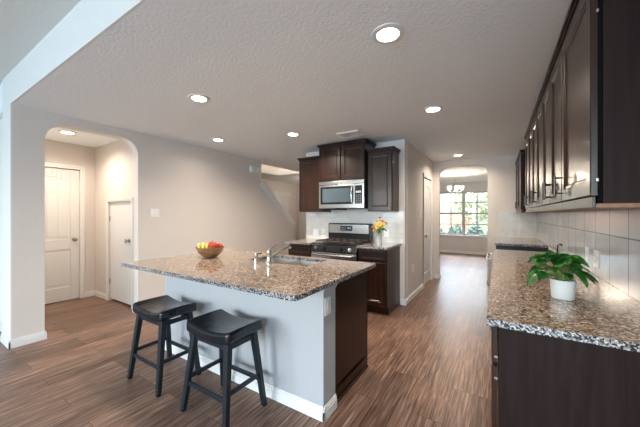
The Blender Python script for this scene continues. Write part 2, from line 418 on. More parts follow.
t = M_glass.node_tree; t.nodes.clear()
o_ = t.nodes.new('ShaderNodeOutputMaterial'); mx = t.nodes.new('ShaderNodeMixShader'); tr = t.nodes.new('ShaderNodeBsdfTransparent'); gl = t.nodes.new('ShaderNodeBsdfGlossy')
gl.inputs['Roughness'].default_value = .02; mx.inputs[0].default_value = .06
t.links.new(tr.outputs[0], mx.inputs[1]); t.links.new(gl.outputs[0], mx.inputs[2]); t.links.new(mx.outputs[0], o_.inputs[0])
MB().box(WX0+.02,xm-.02,10.955,10.958,WZ0+.02,WZ1-.02).build('window_pane', M_glass, win)
MB().box(xm+.02,WX1-.02,10.955,10.958,WZ0+.02,WZ1-.02).build('window_pane', M_glass, win)
MB().box(WX0-.06,WX1+.06,10.84,10.93,WZ0-.03,WZ0).build('window_sill', M_trim, win, bevel=.004)

# ------------------------------------------------------------ outside
M_grass = paint('grass', (.14,.19,.07), .95, 30, .6)
struct(MB().box(-30,30,11.1,60,-.15,-.05).build('ground_lawn', M_grass))
def foliage(name, c, r, n_, leaf, m, seed, parent=None):
    rnd = random.Random(seed); vs = []; fs = []
    for i in range(n_):
        th = rnd.uniform(0,2*PI); z = rnd.uniform(-1,1); q = math.sqrt(1-z*z); k = rnd.uniform(.6,1.0)*(1+.15*math.sin(5*th+3*z))
        p = Vector((c[0]+r[0]*k*q*math.cos(th), c[1]+r[1]*k*q*math.sin(th), c[2]+r[2]*k*z))
        a = Vector((rnd.gauss(0,1),rnd.gauss(0,1),rnd.gauss(0,1))).normalized(); b = a.orthogonal().normalized()
        s_ = leaf*rnd.uniform(.6,1.3); j = len(vs)
        vs += [p-a*s_, p+b*s_*.45, p+a*s_, p-b*s_*.45]; fs.append((j,j+1,j+2,j+3))
    mb = MB(); mb.add(vs, fs); return mb
def leafmat(name, c1, c2):
    m = mat(name, c1, .6); n = N(m); n.color(n.ramp(n.noise(n.coord(), 6, 3), [(.35,c1),(.65,c2)])); return m
M_bush = leafmat('hedge_leaves', (.10,.15,.11), (.20,.27,.19)); M_tree = leafmat('tree_leaves', (.40,.46,.30), (.62,.66,.48))
M_bark = wood('bark', (.10,.07,.05), (.2,.15,.11), .9)
for i,(x,r_,hh,lab) in enumerate(((-2.15,.33,1.0,'dark green shrub outside the dining window, furthest left'),(-1.42,.33,.92,'dark green shrub outside the dining window, second from the left'),(-.74,.33,.98,'dark green shrub outside the dining window, third from the left'),(-.06,.33,1.02,'dark green shrub outside the dining window, furthest right'))):
    t_ = thing('shrub', (x,12.4,-.05), lab, 'shrub', 'shrubs outside the dining window')
    foliage('', (x,12.4,hh/2), (r_*.9,.35,hh/2), 1500, .06, M_bush, 10+i).build('foliage', M_bush, t_)
    MB().tube([(x,12.4,-.05),(x+.02,12.4,hh*.6)],[.03,.015],8).build('stem', M_bark, t_)
t_ = thing('tree', (-.9,17,-.05), 'pale green leafy tree outside, seen through the right half of the dining window', 'tree')
foliage('', (-.9,17,2.3), (1.25,1.0,1.35), 4500, .10, M_tree, 3).build('foliage', M_tree, t_)
MB().tube([(-.9,17,-.05),(-.93,17,1.2),(-.88,17,2.4)],[.10,.08,.04],10).build('trunk', M_bark, t_)
t_ = thing('garden_fence', (-2.6,18.5,-.05), 'reddish wooden fence outside the left half of the dining window', 'fence')
m = MB()
for i in range(26): m.box(-4.6+i*.125,-4.6+i*.125+.115,18.48,18.50,0.0,1.42)
M_cedar = wood('cedar', (.42,.25,.18), (.55,.36,.28), .8); m.build('board_panel', M_cedar, t_)
m = MB()
for i in range(3): m.box(-4.6+i*1.5,-4.51+i*1.5,18.51,18.60,-.05,1.45)
m.box(-4.6,-1.35,18.50,18.54,.3,.38).box(-4.6,-1.35,18.50,18.54,1.05,1.13); m.build('frame', M_cedar, t_)

# ------------------------------------------------------------ cabinet fronts
def front_mesh(m, P, u0, u1, z0, z1, fr=.055, th=.020):
    """recessed panel door. P(u, d, z): d = 0 at the outer face, growing into the cabinet"""
    def ring(a, d0, b, d1):
        (ua,ub,za,zb) = a; (uc,ud,zc,zd) = b
        A = [P(ua,d0,za),P(ub,d0,za),P(ub,d0,zb),P(ua,d0,zb)]; B = [P(uc,d1,zc),P(ud,d1,zc),P(ud,d1,zd),P(uc,d1,zd)]
        m.add(A+B, [(0,1,5,4),(1,2,6,5),(2,3,7,6),(3,0,4,7)])
    def R(k): return (u0+k,u1-k,z0+k,z1-k)
    ring(R(0),th,R(0),.003); ring(R(0),.003,R(.003),0); ring(R(.003),0,R(fr),0); ring(R(fr),0,R(fr+.004),.005)
    ring(R(fr+.004),.005,R(fr+.014),.006); ring(R(fr+.014),.006,R(fr+.020),.010)
    k = fr+.020; m.add([P(u0+k,.010,z0+k),P(u1-k,.010,z0+k),P(u1-k,.010,z1-k),P(u0+k,.010,z1-k)],[(0,1,2,3)])
    m.add([P(u0,th,z0),P(u1,th,z0),P(u1,th,z1),P(u0,th,z1)],[(3,2,1,0)])
def cab_front(name, P, u0, u1, z0, z1, material, parent, fr=.055):
    m = MB(); front_mesh(m, P, u0, u1, z0, z1, fr); return m.build(name, material, parent)
def bar_pull(P, u, z, parent, vertical=True, ln=.11):
    a, b = ((u,z-ln/2),(u,z+ln/2)) if vertical else ((u-ln/2,z),(u+ln/2,z))
    m = MB(); m.tube([P(a[0],-.032,a[1]),P(b[0],-.032,b[1])],.0055,10)
    for f in (.14,.86):
        uu = a[0]+(b[0]-a[0])*f; zz = a[1]+(b[1]-a[1])*f
        m.tube([P(uu,0,zz),P(uu,-.032,zz)],.0042,8)
    return m.build('handle', M_blknick, parent, smooth=True)
M_blknick = mat('dark_bronze_pull', (.10,.09,.085), .3, 1)

# ---- uppers on the range wall (face -y)
def PY(y): return lambda u,d,z: (u, y+d, z)
def crown(m, x0, x1, y0, y1, z):     # simple stepped moulding on three sides, body box x0..x1 y0..y1
    for i,(o,h0,h1) in enumerate(((.008,0,.014),(.018,.014,.030),(.030,.030,.045))):
        m.box(x0-o,x1+o,y0-o,y1,z+h0,z+h1)
def upper_back(x0,x1,y0,z0,z1,doors,label,cr=True):
    t = thing('wall_cabinet', ((x0+x1)/2,4.2,z0), label, 'cabinet')
    MB().box(x0,x1,y0+.022,4.205,z0,z1).build('body', M_esp, t, bevel=.0015)
    w = (x1-x0)/doors
    for i in range(doors): cab_front('door', PY(y0), x0+w*i+.006+(.0), x0+w*(i+1)-.006, z0+.012, z1-.012, M_esp, t)
    if cr:
        m = MB(); crown(m,x0,x1,y0+.02,4.205,z1); m.build('crown_moulding', M_esp, t)
    return t
upper_back(-2.862,-2.412,3.885,1.39,2.255,1,'single-door dark wood wall cabinet left of the microwave')
upper_back(-2.405,-1.625,3.795,1.865,2.395,2,'raised two-door dark wood cabinet directly above the microwave')
upper_back(-1.618,-1.248,3.885,1.39,2.255,1,'single-door dark wood wall cabinet right of the microwave, above the flowers')

# ---- base cabinets on the range wall
def base_back(x0,x1,label):
    t = thing('base_cabinet', ((x0+x1)/2,4.0,0), label, 'cabinet')
    MB().box(x0,x1,3.622,4.205,.10,.883).box(x0+.0,x1-.0,3.69,4.2,.0,.10).build('body', M_esp, t, bevel=.0015)
    cab_front('drawer', PY(3.60), x0+.012, x1-.012, .72, .865, M_esp, t, .03)
    cab_front('door', PY(3.60), x0+.012, x1-.012, .125, .70, M_esp, t)
    return t
base_back(-2.875,-2.42,'dark wood base cabinet left of the gas range')
base_back(-1.640,-1.232,'dark wood base cabinet with drawer right of the gas range')
def slab(name, boxes, label, cat='countertop'):
    m = MB()
    for b in boxes: m.box(*b)
    o = m.build(name, M_gran)
    return tag(o, label, cat)
def edge_faces(o, test):
    o.data.materials.append(M_gedge)
    for p in o.data.polygons:
        if abs(p.normal.z) < .3: p.material_index = 1
o = slab('granite_countertop', [(-2.895,-2.415,3.565,4.208,.884,.914)], 'short granite worktop left of the gas range'); edge_faces(o,0)
o = slab('granite_countertop', [(-1.643,-1.212,3.565,4.208,.884,.914)], 'short granite worktop right of the gas range, under the flower vase'); edge_faces(o,0)

# ------------------------------------------------------------ gas range
RX0, RX1 = -2.408, -1.648; rc = (RX0+RX1)/2
rg = thing('gas_range', (rc,3.9,0), 'stainless and black gas range between the two short worktops', 'stove')
MB().box(RX0+.004,RX1-.004,3.61,4.19,.04,.895).build('body', M_blk, rg, bevel=.003)
MB().box(RX0+.05,RX1-.05,3.66,4.1,0,.04).build('kick_base', M_blk, rg)
m = MB(); m.prism([(3.555,.80),(3.60,.895),(3.63,.905),(3.63,.80)],'x',RX0,RX1); m.build('control_panel', M_blk, rg, bevel=.004)
for i in range(5):
    if i == 2: continue
    x = RX0+.10+.14*i
    p = Vector((x,3.575,.845)); d = Vector((0,-.9,.42)).normalized()
    kb = MB().tube([p,p+d*.012],.025,20).tube([p+d*.012,p+d*.036],[.019,.016],20).build('knob', M_steel if i in (0,4) else M_blk, rg, smooth=True)
dr = MB().box(RX0+.006,RX1-.006,3.575,3.61,.20,.79).build('oven_door', M_steel, rg, bevel=.006)
MB().box(RX0+.10,RX1-.10,3.571,3.576,.30,.66).build('oven_window', M_blkglass, dr, bevel=.002)
MB().tube([(RX0+.05,3.53,.755),(RX1-.05,3.53,.755)],.014,16).tube([(RX0+.06,3.53,.755),(RX0+.06,3.58,.755)],.011,10).tube([(RX1-.06,3.53,.755),(RX1-.06,3.58,.755)],.011,10).build('handle', M_steel, dr, smooth=True)
MB().box(RX0+.006,RX1-.006,3.575,3.61,.045,.19).build('storage_drawer', M_steel, rg, bevel=.006)
MB().box(RX0,RX1,3.60,4.14,.895,.918).build('cooktop', M_blk, rg, bevel=.005)
for i in range(3):
    x0 = RX0+.03+i*.236; x1 = x0+.228; m = MB()
    for yy in (3.66,3.86,4.09): m.box(x0,x1,yy,yy+.012,.935,.952)
    for xx in (x0,(x0+x1)/2-.006,x1-.012): m.box(xx,xx+.012,3.66,4.10,.935,.952)
    for xx in (x0,x1-.012):
        for yy in (3.66,4.09): m.box(xx,xx+.012,yy,yy+.012,.918,.936)
    m.build('grate', M_iron, rg, bevel=.002)
for (bx_,by_) in ((-2.26,3.76),(-2.26,4.0),(-1.79,3.76),(-1.79,4.0),(rc,3.88)):
    MB().lathe([(.045,0),(.045,.008),(.03,.012),(.03,.018),(.001,.018)],(bx_,by_,.917),20).build('burner', M_iron, rg, smooth=True)
bg_ = MB().box(RX0,RX1,4.10,4.19,.918,1.205).build('backguard', M_blk, rg, bevel=.012)
m = MB(); m.prism([(4.088,1.045),(4.084,1.185),(4.101,1.19),(4.101,1.04)],'x',RX0+.025,RX1-.035); m.build('steel_panel', M_steel, bg_, bevel=.002)
MB().box(rc-.14,rc+.07,4.078,4.087,1.085,1.16).build('display', M_blkglass, bg_, bevel=.002)
m = MB(); 
for i in range(4):
    for j in range(2): m.box(rc-.125+i*.022,rc-.112+i*.022,4.0765,4.079,1.10+j*.025,1.112+j*.025)
m.box(rc-.02,rc+.05,4.0765,4.079,1.11,1.14); m.build('button', mat('display_grey',(.25,.30,.35),.4), bg_)

# ------------------------------------------------------------ microwave
mw = thing('microwave', (rc,4.0,1.425), 'stainless over-the-range microwave hanging under the raised cabinet', 'microwave')
MX0, MX1, MZ0, MZ1, MY = -2.403, -1.628, 1.427, 1.858, 3.79
MB().box(MX0,MX1,MY+.02,4.20,MZ0+.004,MZ1).build('body', M_blk, mw, bevel=.003)
dr = MB().box(MX0+.002,MX1-.155,MY,MY+.022,MZ0+.012,MZ1-.06).build('door', M_steel, mw, bevel=.006)
MB().box(MX0+.035,MX1-.175,MY-.003,MY+.002,MZ0+.075,MZ1-.085).build('door_frame', M_blk, dr, bevel=.002)
MB().box(MX0+.075,MX1-.225,MY-.006,MY-.002,MZ0+.105,MZ1-.115).build('window', mat('microwave_window',(.07,.10,.12),.12,coat=.6), dr, bevel=.001)
hx = MX1-.185
MB().tube([(hx,MY-.002,MZ0+.085),(hx,MY-.030,MZ0+.10),(hx,MY-.038,MZ0+.19),(hx,MY-.038,MZ0+.25),(hx,MY-.030,MZ1-.105),(hx,MY-.002,MZ1-.09)],.012,14).build('handle', M_chrome, dr, smooth=True)
MB().box(MX1-.152,MX1-.002,MY,MY+.022,MZ0+.012,MZ1-.06).build('control_panel', M_steel, mw, bevel=.004)
cpn = MB().box(MX1-.145,MX1-.030,MY-.004,MY+.002,MZ0+.075,MZ1-.085).build('keypad', M_blk, mw, bevel=.002)
m = MB()
for i in range(3):
    for j in range(5): m.box(MX1-.130+i*.032,MX1-.108+i*.032,MY-.006,MY-.003,MZ0+.09+j*.026,MZ0+.104+j*.026)
m.build('button', mat('button_grey',(.12,.12,.13),.4), cpn)
MB().box(MX1-.130,MX1-.045,MY-.006,MY-.003,MZ0+.235,MZ0+.265).build('display', mat('clock_display',(.35,.40,.42),.3), cpn)
m = MB().box(MX0+.002,MX1-.002,MY,MY+.022,MZ1-.056,MZ1-.002).build('vent_grille', M_steel, mw, bevel=.004)
MB().tube([(rc-.01,MY+.001,MZ1-.03),(rc-.01,MY-.003,MZ1-.03)],.013,20).build('round_disc', M_chrome, mw, smooth=True)  # small round chrome disc on the vent grille
MB().box(MX0+.05,MX0+.35,MY+.05,MY+.30,MZ0-.012,MZ0+.004).build('grease_filter', M_blk, mw, bevel=.002)

# ------------------------------------------------------------ island
M_knee = M_wall_cool
struct(MB().box(-2.82,-.962,1.576,1.735,0,.883).build('wall_island', M_knee))
base_run('baseboard_island', [('x',1.576,-2.836,-.946,-1),('y',-.962,1.56,1.735,1),('y',-2.82,1.56,1.735,-1)])
m = MB()
for (o_,z0,z1) in ((.004,.83,.845),(.010,.845,.862),(.018,.862,.884)): m.box(-.962,-.962+o_,1.572,1.735+o_,z0,z1)
struct(m.build('trim_10', M_wall_cool, bevel=.002))
ic = thing('island_cabinet', (-1.9,2.0,0), 'dark wood island cabinet behind the painted knee wall', 'cabinet')
sx0,sx1,sy0,sy1 = -2.03,-1.36,1.93,2.31
m = MB(); m.box(-2.80,-.975,1.738,1.76,.0,.883).box(-.995,-.975,1.738,2.345,.0,.883).box(-2.80,-2.78,1.735,2.345,0,.883).box(-2.80,-.975,1.76,2.29,.10,.12).box(-2.80,-.975,2.33,2.345,.10,.883).box(-2.78,-.995,2.27,2.285,0,.10)
m.build('body', M_esp, ic, bevel=.001)
MB().box(-.975,-.963,1.745,2.34,0,.02).build('shoe_moulding', M_esp, ic, bevel=.003)
def PYb(y): return lambda u,d,z: (u, y-d, z)
for i in range(4):
    a = -2.79+i*.452
    cab_front('drawer', PYb(2.366), a+.006, a+.446, .72,.865, M_esp, ic, .03)
    cab_front('door', PYb(2.366), a+.006, a+.446, .125,.70, M_esp, ic)
top = MB(); tx0,tx1,ty0,ty1 = -2.84,-.903,1.192,2.378
r = .03
outer = [(tx0,ty0),(tx1-r,ty0)]+arc(tx1-r,ty0+r,r,-90,0,6)[1:]+[(tx1,ty1-.02)]+[(tx1-.02,ty1),(tx0,ty1)]
# four pieces around the sink cut-out, sharing faces exactly
top.prism([(tx0,ty0),(tx1-r,ty0)]+arc(tx1-r,ty0+r,r,-90,0,6)[1:]+[(tx1,sy0),(tx0,sy0)],'z',.884,.914)
top.prism([(tx0,sy1),(tx1,sy1),(tx1,ty1-.02),(tx1-.02,ty1),(tx0,ty1)],'z',.884,.914)
top.box(tx0,sx0,sy0,sy1,.884,.914); top.box(sx1,tx1,sy0,sy1,.884,.914)
o = top.build('island_countertop', M_gran); tag(o,'large speckled granite worktop of the kitchen island','countertop'); edge_faces(o,0)
# sink
sk = thing('kitchen_sink', ((sx0+sx1)/2,(sy0+sy1)/2,.70), 'undermount double-bowl stainless sink set in the island worktop', 'sink')
M_sink = mat('satin_sink_steel', (.60,.57,.53), .42, 1)
def bowl(x0,x1,y0,y1):
    m = MB(); zb, zt, t_ = .715,.884,.004; q=.015
    # inner walls slightly tapered, double-sided
    m.add([(x0,y0,zt),(x1,y0,zt),(x1,y1,zt),(x0,y1,zt),(x0+q,y0+q,zb),(x1-q,y0+q,zb),(x1-q,y1-q,zb),(x0+q,y1-q,zb)],[(0,1,5,4),(1,2,6,5),(2,3,7,6),(3,0,4,7),(4,5,6,7)])
    o = m.build('basin', M_sink, sk, smooth=False)
    s_ = o.modifiers.new('solid','SOLIDIFY'); s_.thickness = .003; s_.offset = 0
    MB().lathe([(.04,0),(.042,.003),(.03,.004),(.02,.001),(.001,.001)],((x0+x1)/2,(y0+y1)/2,zb+.002),20).build('drain', M_chrome, sk, smooth=True)
xm_ = (sx0+sx1)/2
bowl(sx0-.003,xm_-.012,sy0-.003,sy1+.003); bowl(xm_+.012,sx1+.003,sy0-.003,sy1+.003)
MB().box(xm_-.012,xm_+.012,sy0,sy1,.868,.8825).build('divider', M_steel, sk, bevel=.003)
# faucet
fx, fy = -1.712, 1.880
fc = thing('faucet', (fx,fy,.914), 'brushed nickel pull-out faucet with angled spout beside the island sink', 'faucet')
MB().lathe([(.030,0),(.030,.006),(.024,.012),(.021,.03),(.021,.085),(.023,.09),(.023,.112),(.018,.122),(.001,.124)],(fx,fy,.914),24).build('base', M_chrome, fc, smooth=True)
MB().tube([(fx,fy,.955),(fx+.015,fy+.06,.985),(fx+.035,fy+.15,1.025)],[.014,.013,.013],14).tube([(fx+.035,fy+.15,1.025),(fx+.052,fy+.225,1.055)],[.017,.017],14).tube([(fx+.050,fy+.215,1.052),(fx+.055,fy+.235,1.03)],[.015,.013],14).build('spout', M_chrome, fc, smooth=True)
MB().tube([(fx,fy,1.03),(fx-.0,fy+.02,1.045),(fx+.015,fy+.085,1.072)],[.009,.007,.006],10).build('lever', M_chrome, fc, smooth=True)
dx_, dy_ = -1.865, 1.875
sd = thing('soap_dispenser', (dx_,dy_,.914), 'small brushed nickel soap dispenser left of the faucet', 'soap dispenser')
MB().lathe([(.024,0),(.024,.005),(.019,.010),(.017,.045),(.019,.05),(.019,.060),(.010,.066),(.008,.078),(.001,.079)],(dx_,dy_,.914),20).build('base', M_chrome, sd, smooth=True)
MB().tube([(dx_,dy_,.985),(dx_+.005,dy_+.02,.990),(dx_+.01,dy_+.06,.984)],[.009,.008,.006],10).build('nozzle', M_blknick, sd, smooth=True)

# switch and outlet plates
def plate(loc, axis, sgn, w, h, kind, label, nm='outlet', gang=1):
    t = thing(nm, loc, label, 'outlet' if nm == 'outlet' else 'light switch')
    x,y,z = loc
    def bx(u0,u1,z0,z1,d0,d1):
        a,b = sorted((d0*sgn,d1*sgn))
        return MB().box(x+a,x+b,y+u0,y+u1,z+z0,z+z1) if axis=='x' else MB().box(x+u0,x+u1,y+a,y+b,z+z0,z+z1)
    bx(-w/2,w/2,-h/2,h/2,0,.006).build('plate', M_plate, t, bevel=.002)
    for g in range(gang):
        c_ = (g-(gang-1)/2)*.046
        if kind == 'outlet':
            for s_ in (-1,1): 
                r_ = bx(c_-.016,c_+.016,s_*.02-.014,s_*.02+.014,.006,.009).build('socket', M_plate, t, bevel=.003)
                mm = MB()
                for e in (-.006,.006): mm2 = bx(c_+e-.0012,c_+e+.0012,s_*.02-.004,s_*.02+.006,.0088,.0095); mm.add(mm2.v, mm2.f)
                mm.build('slot', M_plate_dark, r_)
        else: bx(c_-.016,c_+.016,-.033,.033,.006,.010).build('rocker', M_plate, t, bevel=.002)
    return t
plate((-.962,1.625,.735),'x',1,.075,.118,'switch','white light switch plate on the end of the island knee wall','light_switch')
plate((-4.14,2.17,1.37),'x',1,.118,.118,'switch','white double light switch on the left wall beside the arch','light_switch',2)
plate((-1.16,5.20,1.355),'x',1,.075,.118,'switch','white light switch on the corridor wall beside the pantry door','light_switch')
plate((-1.16,4.68,.47),'x',1,.075,.118,'outlet','white outlet low on the corridor wall')
plate((-2.725,4.21,1.03),'y',-1,.118,.118,'switch','white switch plate on the tiles, further left of the two beside the range','light_switch',2)
plate((-2.57,4.21,1.03),'y',-1,.075,.118,'outlet','white outlet on the tiles, just left of the range')
plate((-1.44,4.21,1.06),'y',-1,.075,.118,'outlet','white outlet on the tiles behind the flower vase')
plate((.590,2.71,1.035),'x',-1,.118,.118,'outlet','white outlet plate on the right tiles, nearer to the camera',gang=2)
plate((.590,2.965,1.035),'x',-1,.075,.118,'outlet','white outlet plate on the right tiles, further from the camera')
# door chime on the left wall
dc = thing('door_chime', (-4.14,4.13,2.24), 'white box-shaped door chime high on the left wall before the stairs', 'door chime')
MB().box(-4.14,-4.095,3.99,4.25,2.185,2.30).build('housing', M_plate, dc, bevel=.008)
m = MB()
for i in range(4): m.box(-4.095,-4.0935,4.03,4.13,2.20+i*.022,2.206+i*.022)
m.build('grille', mat('grille_grey',(.5,.5,.5),.5), dc)

# ------------------------------------------------------------ right-hand run
XF = .285
def PXl(x): return lambda u,d,z: (x+d, u, z)
def upper_right(y0,y1,doors,label,handles,near=False):
    t = thing('wall_cabinet', (.45,(y0+y1)/2,1.38), label, 'cabinet')
    z0,z1 = 1.38,2.235
    MB().box(.318,.6,y0,y1,z0+.004,z1).build('body', M_espR, t, bevel=.001)
    MB().box(.306,.318,y0+.010,y1-.001,z0+.012,z1-.004).build('face_frame', M_gap if near else M_esp, t)  # nearest frame is near-black: the door edge's shadow put into its colour
    MB().box(.300,.589,y0+.001,y1-.001,z0-.010,z0+.004).build('bottom_panel', M_under, t)
    MB().box(XF+.006,.300,y0+.002,y1,z0-.010,z0+.030).build('light_rail', M_esp, t, bevel=.002)
    w = (y1-y0)/doors
    for i in range(doors):
        d_ = cab_front('door', PXl(XF), y0+w*i+.006, y0+w*(i+1)-.006, z0+.034, z1-.012, M_esp, t)
        side = handles[i]
        u = y0+w*(i+1)-.035 if side > 0 else y0+w*i+.035
        bar_pull(PXl(XF), u, z0+.115, d_)
    m = MB()
    for (o_,h0,h1) in ((.004,0,.012),(.012,.012,.028),(.022,.028,.045)): m.box(XF+.01-o_,.6,y0-(o_ if near else 0),y1,z1+h0,z1+h1)
    m.build('crown_moulding', M_esp, t)
    if near:
        for z in (1.47,2.08): MB().box(.301,.308,y0+.001,y0+.009,z-.006,z+.006).build('hinge', M_knob, t, bevel=.002)
    return t
upper_right(1.388,1.94,1,'nearest dark wood wall cabinet on the right, with its blank side panel showing',[1],True)
upper_right(1.94,2.70,2,'second dark wood wall cabinet from the camera on the right wall',[1,-1])
upper_right(2.70,3.46,2,'third dark wood wall cabinet from the camera on the right wall',[1,-1])
upper_right(3.46,4.22,2,'fourth dark wood wall cabinet on the right wall, last before the gap',[1,-1])
upper_right(5.00,6.34,2,'furthest dark wood wall cabinet on the right, against the arch wall',[1,-1])
def base_right(y0,y1,doors,label,near=False):
    t = thing('base_cabinet', (.3,(y0+y1)/2,0), label, 'cabinet')
    MB().box(.004,.598,y0,y1,.10,.883).box(.07,.598,y0,y1,0,.10).build('body', M_espR, t, bevel=.001)
    w = (y1-y0)/doors
    for i in range(doors):
        dw = cab_front('drawer', PXl(-.022), y0+w*i+.006, y0+w*(i+1)-.006, .72,.868, M_esp, t, .03)
        d_ = cab_front('door', PXl(-.022), y0+w*i+.006, y0+w*(i+1)-.006, .125,.70, M_esp, t)
    if near:
        for z in (.745,.655): MB().box(-.012,.002,y0-.001,y0+.003,z-.005,z+.005).build('hinge', M_knob, t, bevel=.002)
    return t
base_right(1.402,2.20,2,'nearest dark wood base cabinet on the right, with its plain end panel facing the camera',True)
base_right(2.20,3.50,3,'second dark wood base cabinet from the camera in the right-hand run')
dwt = thing('dishwasher', (.3,3.82,0), 'stainless dishwasher under the right-hand worktop with bar handle, at the far end of the run', 'dishwasher')
MB().box(.0,.58,3.515,4.12,.10,.875).build('body', M_blk, dwt)
d_ = MB().box(-.070,.0,3.518,4.117,.11,.872).build('door', M_steel, dwt, bevel=.005)
MB().tube([(-.098,3.55,.862),(-.098,4.09,.862)],.012,12).tube([(-.098,3.58,.862),(-.03,3.58,.862)],.009,10).tube([(-.098,4.06,.862),(-.03,4.06,.862)],.009,10).build('handle', M_steel, d_, smooth=True)
MB().box(.05,.58,3.515,4.12,0,.10).build('kick_plate', M_blk, dwt)
base_right(5.04,6.35,2,'furthest dark wood base cabinet on the right, beyond the gap')
fb = [o for o in bpy.data.objects if o.name.startswith('base_cabinet')][-1]
MB().box(-.02,.598,5.026,5.0395,0,.883).build('end_panel', M_navy, fb)  # black sheet added over the cabinet end, makes the gap one dark band
o = slab('granite_countertop', [(-.038,.590,1.368,4.14,.884,.914)], 'long granite worktop on the right with the potted plant on it'); edge_faces(o,0)
o = slab('granite_countertop', [(-.038,.590,5.03,6.36,.884,.914)], 'far granite worktop on the right beyond the dark gap'); edge_faces(o,0)

# ------------------------------------------------------------ stools
def make_stool(label):
    t = thing('bar_stool', (0,0,0), label, 'stool', 'saddle stools at the island')
    # saddle seat : grid surface
    m = MB(); nx_, ny_ = 20, 12; W, D = .224, .156
    def ztop(u,v): return .588+.032*abs(u)**2.0 - .004*abs(v)**4
    top_ = []; bot = []
    for j in range(ny_+1):
        for i in range(nx_+1):
            u = -1+2*i/nx_; v = -1+2*j/ny_
            # rounded-rectangle outline
            e = .06
            top_.append((W*u*(1-e*abs(v)**6*.5), D*v*(1-e*abs(u)**6*.5), ztop(u,v))); bot.append((W*u*.985, D*v*.985, ztop(u,v)-.066-.010*abs(u)))
    n_ = len(top_); fs = []
    for j in range(ny_):
        for i in range(nx_):
            a = j*(nx_+1)+i; fs.append((a,a+1,a+nx_+2,a+nx_+1)); fs.append((n_+a,n_+a+nx_+1,n_+a+nx_+2,n_+a+1))
    rim = [i for i in range(nx_+1)]+[j*(nx_+1)+nx_ for j in range(1,ny_+1)]+[ny_*(nx_+1)+i for i in range(nx_-1,-1,-1)]+[j*(nx_+1) for j in range(ny_-1,0,-1)]
    for k_ in range(len(rim)): a,b = rim[k_],rim[(k_+1)%len(rim)]; fs.append((a,n_+a,n_+b,b))
    m.add(top_+bot, fs); m.build('seat', M_leather, t, bevel=.020, seg=5, smooth=True)
    # legs
    tx,ty,bx,by,w = .168,.108,.216,.168,.017
    zt = .535
    def at(sx,sy,z): f = z/zt; return Vector((sx*(bx+(tx-bx)*f), sy*(by+(ty-by)*f), z))
    for sx in (-1,1):
        for sy in (-1,1):
            def ring(z,q): p = at(sx,sy,z); return [(p.x-q,p.y-q,z),(p.x+q,p.y-q,z),(p.x+q,p.y+q,z),(p.x-q,p.y+q,z)]
            lg = MB().frustum(ring(.012,.016),ring(zt,.0205)).build('leg', M_navy, t, bevel=.003)
            MB().frustum(ring(0,.013),ring(.012,.014)).build('foot_glide', M_blk, lg)
    def bar(a,b,hw,hh):
        a=Vector(a);b=Vector(b); d=(b-a).normalized(); s_=Vector((0,0,1)).cross(d).normalized()*hw; u_=Vector((0,0,hh))
        return MB().frustum([a-s_-u_,a+s_-u_,a+s_+u_,a-s_+u_],[b-s_-u_,b+s_-u_,b+s_+u_,b-s_+u_])
    for sy in (-1,1):
        bar(at(-1,sy,.19),at(1,sy,.19),.009,.014).build('stretcher', M_navy, t, bevel=.003)
        bar(at(-1,sy,.502),at(1,sy,.502),.009,.018).build('apron', M_navy, t, bevel=.002)
    for sx in (-1,1):
        bar(at(sx,-1,.225),at(sx,1,.225),.009,.014).build('stretcher', M_navy, t, bevel=.003)
        bar(at(sx,-1,.502),at(sx,1,.502),.009,.018).build('apron', M_navy, t, bevel=.002)
    return t
st1 = make_stool('black saddle-seat bar stool nearer the camera, right of the other stool'); st1.location = (-1.612,1.316,0)
st2 = copy_tree(st1); st2.location = (-2.345,1.308,0); st2['label'] = 'black saddle-seat bar stool on the left, closer to the arch'

# ------------------------------------------------------------ fruit bowl
M_bowl = wood('olive_wood', (.16,.07,.03), (.42,.23,.11), .3, 'x')
bx0, by0 = -2.47, 1.84
o = MB().lathe([(.050,0),(.075,.012),(.115,.052),(.140,.100),(.143,.104),(.136,.102),(.110,.056),(.070,.018),(.001,.012)],(bx0,by0,.914),40).build('fruit_bowl', M_bowl, smooth=True)
tag(o,'round wooden bowl of fruit on the island worktop','bowl')
M_ban = mat('banana_skin',(.62,.52,.10),.45); n = N(M_ban); n.color(n.ramp(n.noise(n.coord(),30,3),[(.35,(.40,.42,.09)),(.6,(.68,.60,.16))]))
bn = thing('banana_bunch', (bx0-.06,by0-.01,1.0), 'bunch of yellow-green bananas on the left side of the wooden bowl', 'bananas')
vd = Vector((-.80,.60,0)); pd = Vector((.60,.80,0)); bc = Vector((bx0,by0,0))-pd*.050
for i in range(4):
    pts = []; rr = []
    for k_ in range(11):
        a = PI*(.06+.86*k_/10); q = bc+pd*(-.051+.034*i)+vd*(.082*-math.cos(a)*-1)
        pts.append((q.x, q.y, .978+(.074-.008*abs(i-1.2))*math.sin(a))); rr.append(.005+.0115*math.sin(PI*k_/10)**.5)
    MB().tube(pts,rr,8).build('banana', M_ban, bn, smooth=True)
q = bc+vd*.078
MB().tube([(q.x,q.y,.99),(q.x+.002,q.y,1.012)],[.016,.010],8).build('stem', mat('banana_stem',(.22,.16,.05),.7), bn, smooth=True)
M_apple = mat('apple_skin',(.52,.05,.025),.3,coat=.3); n = N(M_apple); n.color(n.ramp(n.noise(n.coord(),18,3),[(.35,(.45,.025,.015)),(.65,(.62,.11,.04))]))
M_orange = mat('orange_peel',(.72,.26,.05),.45); n = N(M_orange); n.bump(n.noise(n.coord(),150,1),.2,.001)
M_stalk = mat('fruit_stalk',(.12,.08,.04),.7)
